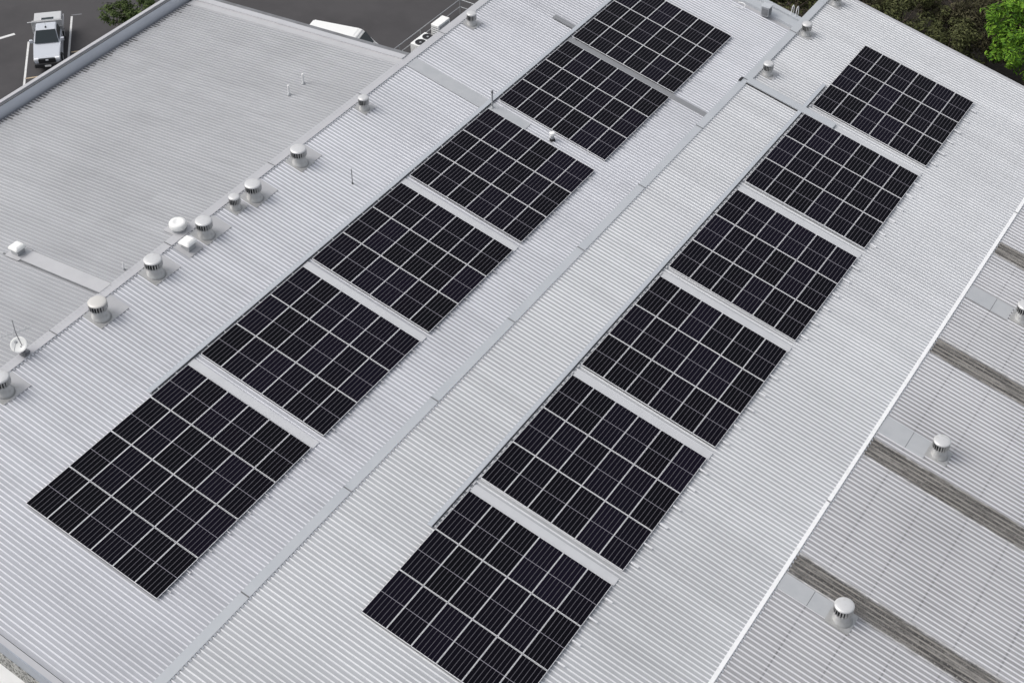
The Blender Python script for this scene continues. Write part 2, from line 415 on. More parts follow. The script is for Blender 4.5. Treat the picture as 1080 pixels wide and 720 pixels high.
capping(17.83, 17.99, lambda x: zC(x)+.01, Y0, 62.2, [25.2, 47.5], M['cap_white'], .4, rC, lip=.05)
capping(34.1, 34.4, lambda x: zC(x-16.3)+.03, Y0, 62.2, [20, 40], M['cap_white'], .4, rE)

# walls: step walls between the slopes, gable ends, outer walls
def wallpoly(pts, y, t=.18, m='wall'):
    bm = bmesh.new()
    a = [bm.verts.new((x, y, z)) for x, z in pts]; b = [bm.verts.new((x, y+t, z)) for x, z in pts]
    bm.faces.new(a); bm.faces.new(b[::-1]); n_ = len(pts)
    for i in range(n_): bm.faces.new((a[i], a[(i+1) % n_], b[(i+1) % n_], b[i]))
    return rsub('wall', bm, M[m], WH)
DR = -.32
sect = [(-30.9, GZ), (-30.9, 1.75)] + [(-14.7, 3.02+DR+.1)] + [(1.45, zA(1.45)+DR), (1.5, zB(1.5)+DR), (17.8, zB(17.8)+DR), (17.9, zC(17.9)+DR), (34.1, zC(34.1)+DR), (34.2, zC(17.9)+DR), (50, zC(33.7)+DR), (50, GZ)]
wallpoly(sect, 3.06)
wallpoly([(1.6-16.3, GZ), (-14.7, 2.7), (1.4, zA(1.4)+DR), (1.5, zB(1.5)+DR), (17.8, zB(17.8)+DR), (17.9, zC(17.9)+DR), (34.1, zC(34.1)+DR), (34.2, zC(17.9)+DR), (50, zC(33.7)+DR), (50, GZ)], 62.15)
wallpoly([(-30.9, GZ), (-30.9, 1.75), (-14.9, 2.75), (-14.9, GZ)], 42.0)
for x, zt, y0, y1 in ((1.55, zB(1.55)+DR, 3.3, 62.1), (17.86, zC(17.86)+DR, 3.3, 62.1), (34.2, zC(17.9)+DR, 3.3, 62.1), (-14.95, 2.65, 42.2, 62.1), (-31.0, 1.75, 3.3, 41.9)):
    bm = bmesh.new(); box(bm, (x, y0, GZ), (x+.08, y1, zt)); rsub('wall', bm, M['fascia'], WH)
# low eaves gutters hidden behind each step
for x, zf in ((1.28, zA), (17.55, zB), (33.8, zC)):
    bm = bmesh.new(); box(bm, (x-.05, Y0+.2, zf(x)-.42), (x+.22, 62, zf(x)-.25)); rsub('gutter', bm, M['gutter'], WH)

# near gable trim: light barge capping, dark fascia, pebbledash band
def gable_trim(x0, x1, zf, parent, dz=0):
    bm = bmesh.new()
    for (ya, yb, h0, h1, mi) in ((3.02, 3.26, -.095, -.085, 0), ):
        v = [bm.verts.new((x, y, zf(x)+dz+h)) for h in (h0, h1) for (x, y) in ((x0,ya),(x1,ya),(x1,yb),(x0,yb))]
        for f in ((3,2,1,0),(4,5,6,7),(0,1,5,4),(1,2,6,5),(2,3,7,6),(3,0,4,7)): bm.faces.new([v[i] for i in f])
    rsub('barge_capping', bm, M['cap_light'], parent)
    bm = bmesh.new()
    v = [bm.verts.new((x, y, zf(x)+dz+h)) for h in (-.80, -.097) for (x, y) in ((x0,2.98),(x1,2.98),(x1,3.055),(x0,3.055))]
    for f in ((3,2,1,0),(4,5,6,7),(0,1,5,4),(1,2,6,5),(2,3,7,6),(3,0,4,7)): bm.faces.new([v[i] for i in f])
    rsub('fascia', bm, M['fascia'], parent)
    bm = bmesh.new()
    v = [bm.verts.new((x, y, zf(x)+dz+h)) for h in (-1.75, -.805) for (x, y) in ((x0,2.95),(x1,2.95),(x1,3.055),(x0,3.055))]
    for f in ((3,2,1,0),(4,5,6,7),(0,1,5,4),(1,2,6,5),(2,3,7,6),(3,0,4,7)): bm.faces.new([v[i] for i in f])
    rsub('pebbledash_band', bm, M['pebble'], parent)
gable_trim(-14.6, 1.4, zA, rA); gable_trim(1.7, 17.7, zB, rB); gable_trim(18.0, 34.0, zC, rC)
# far gable barge of the middle slope
rsub('barge_capping', strip(1.9, 17.7, 62.29, 62.5, zB, -.08, .10), M['cap_light'], rB)
rsub('barge_capping', strip(18.0, 34.0, 62.29, 62.5, zC, -.08, .10), M['cap_light'], rC)
# far end of the left slope: box gutter, blue grey parapet capping
rsub('box_gutter', strip(-14.4, 1.3, 60.95, 61.45, zA, -.16, .06), M['flash_d'], rA)
bm = bmesh.new()
for (ya, yb, h0, h1) in ((61.35, 61.90, -.20, .03), (61.90, 62.14, -.2, -.03), (62.14, 62.50, -.35, .10)):
    v = [bm.verts.new((x, y, zA(x)+h)) for h in (h0, h1) for (x, y) in ((-14.4,ya),(1.3,ya),(1.3,yb),(-14.4,yb))]
    for f in ((3,2,1,0),(4,5,6,7),(0,1,5,4),(1,2,6,5),(2,3,7,6),(3,0,4,7)): bm.faces.new([v[i] for i in f])
rsub('parapet_capping', bm, M['cap'], rA)
# back slope: far box gutter and barge, outer parapet
bm = strip(-30.4, -14.9, 41.2, 41.75, zD, .02, .05); rsub('box_gutter', bm, M['flash_d'], rD)
bm = strip(-30.7, -14.95, 41.70, 42.10, zD, .10, .14); rsub('barge_capping', bm, M['cap_light'], rD)
bm = strip(-30.9, -14.95, 42.10, 42.42, zD, .06, .30); rsub('barge_capping', bm, M['gutter'], rD)
bm = bmesh.new(); box(bm, (-30.96, Y0, 1.3), (-30.74, 42.4, 2.598)); rsub('parapet', bm, M['parapet'], rD)
bm = bmesh.new(); box(bm, (-31.02, Y0, 2.60), (-30.80, 42.4, 2.68)); rsub('parapet_capping', bm, M['cap_light'], rD)
bm = bmesh.new(); box(bm, (-30.80, Y0, 2.54), (-30.70, 42.4, 2.60)); rsub('parapet_trim', bm, M['gutter'], rD)
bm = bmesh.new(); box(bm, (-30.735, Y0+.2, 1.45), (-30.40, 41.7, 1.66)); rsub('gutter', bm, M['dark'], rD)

# soaker flashings (flat sheets from ridge to penetrations)
rsub('soaker_flashing', strip(-14.5, -6.95, 41.45, 42.35, zA, -.112, .01), M['flash'], rA)
for a, b, x1 in ((20.22, 21.05, 20.1), (29.93, 31.0, 20.1), (40.18, 41.15, 20.1)):
    rsub('soaker_flashing', strip(18.02, x1, a, b, zC, -.112, .01), M['flash'], rC)
    rsub('flashing_joint', strip(19.26, 19.285, a+.02, b-.02, zC, -.109, .004), M['gutter'], rC)
rsub('soaker_flashing', strip(-20.7, -14.9, 18.27, 19.02, zD, .045, .02), M['flash_d'], rD)
rsub('soaker_upstand', strip(-21.2, -14.9, 18.19, 18.265, zD, .05, .02), M['gutter'], rD)
# expansion flashing across the middle slope
rsub('expansion_flashing', strip(1.75, 7.0, 50.45, 50.95, zB, .02, .13), M['cap'], rB)
rsub('expansion_shadow', strip(1.78, 4.95, 50.40, 50.45, zB, -.06, .05), M['dark'], rB)  # dark strip painting in the shadow along the flashing's near side
rsub('notch_shade', strip(1.36, 1.48, 50.3, 50.72, zB, -.05, .2), M['dark'], rB)  # near-black block stands in for the shaded hollow at the cap end

# ------------------------------------------------------------------ solar panels
PW, PL, GAPX, GAPY = 1.134, 2.381, .020, .036
uL = [8.024, 18.498, 26.420, 34.394, 42.660, 50.414]
uR = [11.041, 19.104, 27.090, 35.158, 43.228, 51.454]
block_name = ['lowest', 'second lowest', 'third lowest', 'third highest', 'second highest', 'topmost']
colname = ['first', 'second', 'third', 'fourth', 'fifth', 'sixth']
rown3 = ['near', 'middle', 'far']; rown4 = ['nearest', 'second nearest', 'second farthest', 'farthest']

def frame_bm():
    bm = bmesh.new(); t = .013; h = .035; x, y = PW/2, PL/2
    box(bm, (-x, -y, -h), (-x+t, y, 0)); box(bm, (x-t, -y, -h), (x, y, 0))
    box(bm, (-x+t, -y, -h), (x-t, -y+t, 0)); box(bm, (-x+t, y-t, -h), (x-t, y, 0))
    return bm
def glass_bm():
    bm = bmesh.new(); t = .0131
    box(bm, (-PW/2+t, -PL/2+t, -.010), (PW/2-t, PL/2-t, -.003)); return bm
panel0 = empty('solar_panel'); frame0 = obj('frame', frame_bm(), M['frame'], panel0); glass0 = obj('cell_sheet', glass_bm(), M['cells'], panel0)
first = True
def place_panel(loc, label, group):
    global first
    if first: r = panel0; first = False
    else:
        r = panel0.copy(); COL.objects.link(r)
        for ch in (frame0, glass0):
            c = ch.copy(); COL.objects.link(c); c.parent = r
    r.location = loc; r.rotation_euler = (random.uniform(-.0015, .0015), R(12)+random.uniform(-.0015, .0015), 0)
    tag(r, label, 'solar panel', group)

# rails: prototype of each length
def rail_bm(L):
    bm = bmesh.new()
    box(bm, (0, -.02, -.078), (L, .02, -.0365))
    return bm
rails = {}
def place_rail(loc, L, label, group, tip, feet=True):
    key = (round(L, 2), tip)
    if key not in rails:
        e = empty('mounting_rail'); ch = [obj('rail', rail_bm(L), M['alu'], e)]
        bm = bmesh.new(); x = .25
        while x < L-.2: box(bm, (x-.03, -.03, ROOF+.03), (x+.03, .03, -.078)); x += 1.1
        ch.append(obj('roof_feet', bm, M['alu'], e))
        if tip > .2:
            bm = bmesh.new(); box(bm, (L-tip, -.034, -.084), (L+.004, .034, -.028)); ch.append(obj('rail_end', bm, M['white_rail'], e))
        else:
            bm = bmesh.new(); box(bm, (L-tip+.02, -.026, -.082), (L+.004, .026, -.03)); ch.append(obj('end_cap', bm, M['alu'], e))
        rails[key] = (e, ch); r = e
    else:
        e, ch = rails[key]; r = e.copy(); COL.objects.link(r)
        for c0 in ch:
            c = c0.copy(); COL.objects.link(c); c.parent = r
    r.location = loc; r.rotation_euler = (0, R(12), 0)
    tag(r, label, 'rail', group)

for side, us, d0 in (('left', uL, None), ('right', uR, None)):
    for bi, u in enumerate(us):
        nr = 4 if (side == 'left' and bi == 0) else 3
        for j in range(nr):
            y = u + j*(PL+GAPY) + PL/2
            rn = (rown4 if nr == 4 else rown3)[j]
            for i in range(6):
                s = i*(PW+GAPX) + PW/2
                if side == 'left':
                    d = 2.5312 + 6.904 - s; loc = (-d*CO, y, d*SI)
                else:
                    d = 5.4597 + s; loc = (d*CO, y, HB - d*SI)
                place_panel(loc, 'black solar panel, %s from left in the %s row, %s %s-strip block' % (colname[i], rn, block_name[bi], side),
                            'black solar panels on the %s roof strip' % side)
            for q, fy in (('near', -.26), ('far', .22)):
                L = 7.0 + (.36 if side == 'right' else .30)
                tip = random.choice((.30, .36, .42)) if side == 'right' else .12
                if side == 'left': d = 2.5312 + 6.904 + .19; loc = (-d*CO, y+fy*PL, d*SI)
                else: d = 5.4597 - .05; loc = (d*CO, y+fy*PL, HB - d*SI)
                place_rail(loc, L, 'aluminium rail under %s half of the %s row, %s %s-strip block' % (q, rn, block_name[bi], side),
                           'mounting rails under the %s strip' % side, tip)

# ------------------------------------------------------------------ cable trays
def tray(name, x0, x1, y0, y1, zf, h, m, label, cat='cable tray', feet=True, group=None):
    e = empty(name, (x0, y0, zf(x0)+ROOF), label=label, cat=cat, group=group)
    def child(n, bm, mm):
        o = obj(n, bm, mm, e); o.matrix_parent_inverse = Matrix.Translation((-x0, -y0, -zf(x0)-ROOF)); return o
    child('lid', strip(x0, x1, y0, y1, zf, h, .05), m)
    if feet:
        bm = bmesh.new(); xm = x0+.02
        y = y0+.1
        while y < y1 and (y1-y0) > 2:
            box(bm, (x0+.03, y, 0), (x1-.03, y+.04, .045)); bm.verts.ensure_lookup_table()
            for v in bm.verts[-8:]: v.co.z = zf(v.co.x)+ROOF+.03 if v.co.z < .01 else zf(v.co.x)+h-.051
            y += 1.2
        if len(bm.verts): child('supports', bm, M['alu'])
        else: bm.free()
    return e, child
e, ch = tray('cable_tray', -9.60, -9.38, 15.4, 59.0, zA, -.01, M['tray'], 'long grey cable tray along the upper edge of the left solar strip')
bm = strip(-9.37, -9.345, 15.5, 59.0, zA, -.05, .03); ch('cable', bm, M['dark'])  # cable strip; its near-black colour also paints the tray's shadow line
e, ch = tray('cable_tray', 4.96, 5.16, 15.85, 53.6, zB, -.01, M['tray'], 'long grey cable tray along the upper edge of the right solar strip')
bm = strip(5.17, 5.19, 15.9, 53.5, zB, -.05, .03); ch('cable', bm, M['dark'])  # near-black strip doubles as painted shade between tray and panels
bm = bmesh.new(); y = 15.95; rr = random.Random(3)
while y < 52.5:
    box(bm, (5.225, y, zB(5.225)-.10), (5.29, y+rr.uniform(.05, .26), zB(5.27)-.06)); y += rr.uniform(.30, .62)
ch('cable_clips', bm, M['alu'])['kind'] = 'stuff'
tray('branch_tray', -11.0, -9.61, 51.1, 51.4, zA, -.03, M['tray_dark'], 'short grey tray branching left off the long tray by the top left block')
for side, us, zf in (('left', uL, zA), ('right', uR, zB)):
    for bi in range(5):
        n_ = 4 if (side == 'left' and bi == 0) else 3
        a = us[bi] + n_*PL + (n_-1)*GAPY; b = us[bi+1]
        w = min(.42, (b-a)-.12)
        y0 = a + .07
        if side == 'left' and bi == 3: continue           # the flat flashing lies in this gap
        if side == 'left':
            x0, x1 = -9.33, (-2.45 if bi < 4 else -.2)
        else:
            x0, x1 = (5.33 if bi < 4 else 7.05), 12.13
        tray('cable_cover', x0, x1, y0, y0+w, zf, -.095, M['tray_light'] if not (side == 'left' and bi == 4) else M['tray_dark'],
             'flat cable cover between %s and %s blocks, %s solar strip' % (block_name[bi], block_name[bi+1], side), 'cable cover', False,
             'flat cable covers between solar blocks')

# ------------------------------------------------------------------ turbine vents
def vent_proto(d, capm='vent_cap'):
    e = empty('turbine_vent'); r = d/2; k = d/.8; H = .84 if d > .65 else .68
    ch = []
    bm = bmesh.new()                                           # sloping base flashing and cone
    box(bm, (-.54*k, -.54*k, -.020), (.54*k, .54*k, .010))
    for v in bm.verts: v.co.z -= v.co.x*T
    ch.append(obj('base_flashing', bm, M['vent'], e))
    bm = bmesh.new()
    lathe(bm, [(r*1.28, -.12), (r*.98, .04), (r*.80, .20), (r*.76, H-.38)], 28)
    ch.append(obj('throat', bm, M['vent'], e, smooth=True))
    bm = bmesh.new()                                           # black core paints in the shade of the slots between vanes
    lathe(bm, [(r*.80, H-.40), (r*.86, H-.06)], 24); ch.append(obj('slot_shade', bm, M['rubber'], e))
    bm = bmesh.new()
    n_ = 20
    for i in range(n_):
        a = 2*math.pi*i/n_
        Mx = Matrix.Rotation(a, 4, 'Z') @ Matrix.Translation((r*.92, 0, 0)) @ Matrix.Rotation(R(35), 4, 'Z')
        box(bm, (-.035*k, -.009*k, H-.395), (.045*k, .009*k, H-.065), 0, Mx)
    lathe(bm, [(r*.82, H-.43), (r*.95, H-.42), (r*.95, H-.39), (r*.82, H-.38)], 24, close=False)
    ch.append(obj('vanes', bm, M['vent'], e))
    bm = bmesh.new()
    lathe(bm, [(r*.96, H-.09), (r*1.02, H-.075), (r*1.03, H-.04), (r*.97, H-.006), (r*.86, H+.012), (r*.5, H+.03), (r*.05, H+.036)], 32)
    ch.append(obj('cap', bm, M[capm], e, smooth=True))
    return e, ch
protos = {}
def place_vent(x, y, zf, d, label, capm='vent_cap', group='round turbine vents', rz=0):
    key = (d, capm)
    if key not in protos:
        protos[key] = vent_proto(d, capm); r = protos[key][0]
    else:
        e, ch = protos[key]; r = e.copy(); COL.objects.link(r)
        for c0 in ch:
            c = c0.copy(); COL.objects.link(c); c.parent = r
    r.location = (x, y, zf(x)+ROOF+.03); tag(r, label, 'roof vent', group)
for x, y, d, lab, cm in (
    (-13.98, 11.55, .84, 'large turbine vent cut by the left picture edge, below the white dish', 'vent_cap'),
    (-13.95, 17.30, .84, 'beige-topped turbine vent beside the end of the back roof flashing strip', 'vent_cap_dull'),
    (-13.94, 20.86, .84, 'large turbine vent between the beige-topped vent and the square white cowl', 'vent_cap'),
    (-13.91, 24.31, .80, 'large turbine vent just above the square white cowl on the left ridge', 'vent_cap'),
    (-14.05, 26.66, .56, 'small turbine vent squeezed between two large vents on the left ridge', 'vent_cap'),
    (-13.86, 27.74+.1, .80, 'large turbine vent just above the small vent on the left ridge', 'vent_cap'),
    (-13.84, 31.33, .80, 'large turbine vent on the left ridge, farthest up of the large ones', 'vent_cap'),
    (-14.01, 36.96, .56, 'small turbine vent on the left ridge above all the large vents', 'vent_cap'),
    (-14.03, 47.18, .56, 'small turbine vent at the top of the left ridge beside the railing', 'vent_cap'),
    ): place_vent(x, y, zA, d, lab, cm)
for x, y, d, lab in (
    (2.26, 52.14, .56, 'small turbine vent on the middle ridge beside the raised cross flashing'),
    (2.28, 57.11, .56, 'small turbine vent on the middle ridge near the ladder hoops'),
    (2.34, 61.20, .56, 'small turbine vent at the far end of the middle ridge, cut by the top edge')): place_vent(x, y, zB, d, lab)
for x, y, d, lab in (
    (20.56, 20.62, .74, 'turbine vent on the right roof beside the lowest dark stained strip'),
    (20.54, 30.62, .70, 'turbine vent on the right roof between two dark stained strips, mid height'),
    (20.62, 40.80, .70, 'turbine vent on the right roof cut by the right picture edge')): place_vent(x, y, zC, d, lab)
# smooth tray flashings between the ridge and each vent
for y in (11.9, 17.9, 21.3, 24.9, 28.4, 31.9):
    rsub('soaker_flashing', strip(-14.5, -13.35, y-.55, y+.62, zA, -.114, .008), M['flash_d'], rA)
for y, xe in ((37.1, -13.6), (47.3, -13.6), (26.8, -13.7)):
    rsub('soaker_flashing', strip(-14.5, xe, y-.3, y+.4, zA, -.114, .008), M['flash_d'], rA)
for y in (52.3, 57.25, 61.3):
    rsub('soaker_flashing', strip(1.9, 2.75, y-.40, y+.35, zB, -.114, .008), M['flash_d'], rB)

# ------------------------------------------------------------------ other roof fittings
def cowl(x, y, zf, dz, s, label, name='roof_cowl', legs=True):
    z = zf(x)+dz
    e = empty(name, (x, y, z), label=label, cat='roof cowl')
    bm = bmesh.new(); box(bm, (-s*.75, -s*.75, 0), (s*.75, s*.75, .012))
    sl = (zf(x+.1)-zf(x))/.1
    for v in bm.verts: v.co.z += v.co.x*sl
    obj('base_flashing', bm, M['flash_d'], e)
    bm = bmesh.new(); box(bm, (-s*.36, -s*.36, -.05), (s*.36, s*.36, .30)); obj('shaft', bm, M['greymetal'], e)
    bm = bmesh.new()
    v0 = [bm.verts.new((a*s*.5, b*s*.5, .30)) for a, b in ((-1,-1),(1,-1),(1,1),(-1,1))]
    v1 = [bm.verts.new((a*s*.5, b*s*.5, .40)) for a, b in ((-1,-1),(1,-1),(1,1),(-1,1))]
    v2 = [bm.verts.new((a*s*.34, b*s*.34, .50)) for a, b in ((-1,-1),(1,-1),(1,1),(-1,1))]
    bm.faces.new(v0[::-1]); bm.faces.new(v2)
    for A, B in ((v0, v1), (v1, v2)):
        for k in range(4): bm.faces.new((A[k], A[(k+1)%4], B[(k+1)%4], B[k]))
    bmesh.ops.bevel(bm, geom=bm.edges[:], offset=.03, segments=2, affect='EDGES')
    obj('hood', bm, M['white'], e)
    return e
cowl(-13.90, 23.10, zA, ROOF+.03, .66, 'square white hooded cowl on the left ridge between two turbine vents')
cowl(-20.55, 18.60, zD, .04, .62, 'square white cowl at the end of the flashing strip on the back roof')
# round exhaust hood behind the ridge
e = empty('exhaust_vent', (-15.05, 23.72, zD(-15.05)-.28), label='round off-white exhaust hood just behind the left ridge, next to the square cowl', cat='roof vent')
bm = bmesh.new(); box(bm, (-.6, -.45, .29), (.12, .45, .31)); obj('base_flashing', bm, M['flash_d'], e)
bm = bmesh.new(); lathe(bm, [(.34, .2), (.33, .50)], 20); obj('shaft', bm, M['greymetal'], e, smooth=True)
bm = bmesh.new(); lathe(bm, [(.40, .48), (.42, .52), (.42, .70), (.38, .76), (.20, .79), (.17, .765), (.02, .765)], 28); obj('hood', bm, M['white'], e, smooth=True)
# satellite dish + aerial at the left
e = empty('satellite_dish', (-14.72, 13.53, 2.98), label='white satellite dish on the ridge at the left picture edge', cat='satellite dish')
bm = bmesh.new(); box(bm, (-.16, -.16, .06), (.16, .16, .10)); tube(bm, (0, 0, .1), (0, 0, .42), .03); tube(bm, (0, 0, .4), (-.1, -.02, .5), .03); obj('mount', bm, M['gutter'], e)
bm = bmesh.new()
dirv = Vector((.38, -.45, .80)).normalized(); q = dirv.to_track_quat('Z', 'Y')
lathe(bm, [(.03, 0), (.15, .014), (.27, .048), (.355, .09), (.365, .08), (.27, .034), (.15, -.002), (.03, -.018)], 30)
for v in bm.verts: v.co = q @ v.co + Vector((-.18, -.02, .52))
obj('reflector', bm, M['white'], e, smooth=True)
bm = bmesh.new(); b0 = q @ Vector((-.2, -.3, .1)) + Vector((-.18, -.02, .52)); b1 = q @ Vector((0, .02, .55)) + Vector((-.18, -.02, .52))
tube(bm, b0, b1, .012); box(bm, tuple(b1-Vector((.05,.05,.05))), tuple(b1+Vector((.05,.05,.06)))); obj('feed_arm', bm, M['greymetal'], e)
e = empty('television_aerial', (-14.75, 13.62, 3.0), label='thin dark television aerial standing behind the white dish', cat='aerial')
bm = bmesh.new(); tube(bm, (0, 0, 0), (-.12, -.12, 1.25), .020); tube(bm, (-.12, -.12, 1.25), (-.13, -.10, 1.95), .016); obj('mast', bm, M['gutter'], e)
bm = bmesh.new(); tube(bm, (-.5, -.62, 1.18), (.22, .42, 1.30), .022)
for k in range(6):
    f_ = k/5; px_, py_ = -.5+.72*f_, -.62+1.04*f_; tube(bm, (px_-.22+.02*k, py_+.16, 1.19+.11*f_), (px_+.22-.02*k, py_-.16, 1.19+.11*f_), .014, seg=5)
obj('boom', bm, M['greymetal'], e)
bm = bmesh.new(); box(bm, (-.14, -.14, .06), (.14, .14, .14)); obj('base_bracket', bm, M['gutter'], e)
# pipes and masts
def pipe(name, x, y, z, h, r, m, label, cat, base=True, tip=None, br=2.4):
    e = empty(name, (x, y, z), label=label, cat=cat)
    bm = bmesh.new(); tube(bm, (0, 0, 0), (0, 0, h), r, seg=12); obj('pipe' if 'pipe' in name else 'pole', bm, m, e)
    if base:
        bm = bmesh.new(); lathe(bm, [(r*br, 0), (r*br*.92, .05), (r*1.2, .12)], 14); obj('boot', bm, M['rubber'] if base == 1 else M['greymetal'], e)
    if tip:
        bm = bmesh.new(); lathe(bm, [(r*tip[1], h-.02), (r*tip[1], h+tip[2]), (r*tip[1]*.6, h+tip[2]+.03)], 14); obj('cap', bm, M[tip[0]], e)
    return e
pipe('vent_pipe', -18.20, 35.85, zD(-18.2), .62, .055, M['pvc'], 'white vent pipe on the back roof, lower of the two', 'vent pipe', base=2)
pipe('vent_pipe', -18.26, 37.14, zD(-18.26), .62, .055, M['pvc'], 'white vent pipe on the back roof, upper of the two', 'vent pipe', base=2)
pipe('vent_pipe', -15.15, 20.10, zD(-15.15), .45, .03, M['pvc'], 'tiny white pipe standing behind the left ridge near the flashing strip', 'vent pipe', base=2)
pipe('mast', -11.0, 31.94, zA(-11)+ROOF, .95, .022, M['gutter'], 'thin dark mast standing alone on the left roof slope', 'mast')
pipe('flue_pipe', -9.18, 41.95, zA(-9.18)+ROOF, .98, .05, M['greymetal'], 'grey flue pole with dark tip beside the left cable tray', 'flue pipe', base=2, tip=('gutter', 1.25, .10))
pipe('vent_pipe', -5.45, 42.12, zA(-5.45)+ROOF, .36, .10, M['greymetal'], 'stubby vent pipe with pale cap and black boot in the gap between solar blocks', 'vent pipe', tip=('white', 1.55, .12), br=1.7)
# box on the far parapet
e = empty('isolator_box', (-1.95, 61.2, zA(-1.95)-.05), label='small grey metal box standing against the far parapet of the left roof', cat='metal box')
bm = bbox((-.26, -.22, .0), (.26, .22, .62), .02); obj('body', bm, M['greymetal'], e)
bm = bmesh.new(); box(bm, (-.30, -.26, .62), (.30, .26, .67)); obj('lid', bm, M['cap'], e)
bm = bmesh.new(); box(bm, (.265, -.18, .08), (.275, .18, .54)); box(bm, (-.2, -.235, .08), (.2, -.225, .5)); obj('door', bm, M['gutter'], e)
# loose white hoses on the far gutter
for i, (x, lab) in enumerate(((-3.75, 'looped white hose lying by the far parapet, left of the grey box'), (-5.3, 'white hose loop at the far parapet near the top picture edge'))):
    e = empty('hose', (x, 61.0, zA(x)-.08), label=lab, cat='hose')
    bm = bmesh.new(); pts = [Vector((.55*math.sin(a*1.0), -.25+.28*math.cos(a*.9)*.9, .05+.08*math.sin(a*2))) for a in [k*.32 for k in range(12)]]
    for a, b in zip(pts, pts[1:]): tube(bm, a, b, .022, seg=6)
    obj('coil', bm, M['pvc'], e)
# ladder hoops at the corner
e = empty('access_ladder', (-.62, 62.70, 0), label='pale ladder with curved hand hoops at the far roof corner by dark trees', cat='ladder')
for s in (-.15, .15):
    bm = bmesh.new(); pts = [(s, .0, -6.5), (s, .0, .35), (s, -.04, .62), (s, -.16, .76), (s, -.30, .72), (s, -.36, .5), (s, -.36, .0)]
    for a, b in zip(pts, pts[1:]): tube(bm, a, b, .026, seg=8)
    obj('stile', bm, M['white_rail'], e)
bm = bmesh.new()
for k in range(22): tube(bm, (-.15, 0, -6.4+k*.3), (.15, 0, -6.4+k*.3), .016, seg=6)
obj('rungs', bm, M['alu'], e)

# ------------------------------------------------------------------ plant platform behind the left ridge
PZ = .5
e = empty('plant_platform', (-16.2, 48, PZ), label='dark service platform with grey handrail behind the left ridge', cat='platform')
def pc(n, bm, m): 
    o = obj(n, bm, m, e); o.matrix_parent_inverse = Matrix.Translation((16.2, -48, -PZ)); return o
bm = bmesh.new(); box(bm, (-17.6, 42.5, PZ-.12), (-14.96, 51.2, PZ)); pc('deck', bm, M['grate'])
for zz in (PZ+.5, PZ+1.0):
    bm = bmesh.new(); tube(bm, (-17.5, 42.6, zz), (-17.5, 51.0, zz), .026); tube(bm, (-17.5, 51.0, zz), (-15.0, 51.0, zz), .026); pc('handrail', bm, M['greymetal'])
for x, y in ((-17.5, 42.7), (-17.5, 44.8), (-17.5, 46.9), (-17.5, 49), (-17.5, 51.0), (-16.6, 51.0), (-15.6, 51.0)):
    bm = bmesh.new(); tube(bm, (x, y, PZ), (x, y, PZ+1.0), .026); pc('post', bm, M['greymetal'])
for x, y in ((-17.5, 43), (-17.5, 51)):
    bm = bmesh.new(); box(bm, (x-.06, y-.06, GZ), (x+.06, y+.06, PZ-.12)); pc('column', bm, M['greymetal'])
def condenser(x, y, w, d, h, label, top_fans, rz=0):
    e = empty('air_conditioner', (x, y, PZ), (0, 0, rz), label, 'air conditioner')
    obj('cabinet', bbox((-d/2, -w/2, .06), (d/2, w/2, h), .025), M['white'], e)
    bm = bmesh.new(); box(bm, (-d/2+.05, -w/2+.05, 0), (d/2-.05, -w/2+.15, .06)); box(bm, (-d/2+.05, w/2-.15, 0), (d/2-.05, w/2-.05, .06)); obj('feet', bm, M['gutter'], e)
    if top_fans:
        for s in (-1, 1):
            bm = bmesh.new(); lathe(bm, [(.33, h+.002), (.335, h+.03), (.315, h+.035), (.31, h+.012)], 24, (0, s*w*.25, 0), close=False); obj('fan_ring', bm, M['greymetal'], e)
            bm = bmesh.new(); lathe(bm, [(.312, h+.004), (.312, h+.012)], 24, (0, s*w*.25, 0)); obj('fan', bm, M['rubber'], e)
            bm = bmesh.new(); lathe(bm, [(.07, h+.014), (.06, h+.035)], 12, (0, s*w*.25, 0)); obj('hub', bm, M['greymetal'], e)
    else:
        bm = bmesh.new()
        for k in range(9): box(bm, (-d/2+.06, -w/2-.012, .2+k*(h-.4)/8), (d/2-.06, -w/2-.002, .24+k*(h-.4)/8))
        obj('grille', bm, M['gutter'], e)
        bm = bmesh.new(); 
        for k in range(16): box(bm, (d/2+.002, -w/2+.1+k*(w-.2)/16, .15), (d/2+.01, -w/2+.13+k*(w-.2)/16, h-.12))
        obj('coil', bm, M['greymetal'], e)
condenser(-16.62, 46.05, 1.45, .95, 1.02, 'white air conditioner with two round fans on top behind the left ridge', True)
condenser(-16.55, 47.62, 1.15, .55, 1.52, 'tall white air conditioner box with end grille behind the left ridge', False)

# ------------------------------------------------------------------ car park: markings, ute, van
def marking(p0, p1, w, m, label):
    a, b = Vector((*p0, GZ+.014)), Vector((*p1, GZ+.014)); n_ = (b-a).cross(Vector((0, 0, 1))).normalized()*w/2
    bm = bmesh.new(); quad(bm, [a-n_, b-n_, b+n_, a+n_]); o = obj('road_marking', bm, m); structure(o); return o
marking((-47.0, 41.9), (-42.6, 37.2), .14, M['paint'], '')
marking((-46.95, 45.9), (-42.6, 41.2), .14, M['paint'], '')
marking((-49.8, 39.3), (-48.55, 42.1), .26, M['paint'], '')
marking((-43.8, 38.5), (-42.6, 39.9), .12, M['paint_y'], '')
marking((-43.6, 42.5), (-42.7, 43.6), .12, M['paint_y'], '')
marking((-47.1, 46.0), (-46.6, 46.5), .10, M['gutter'], '')

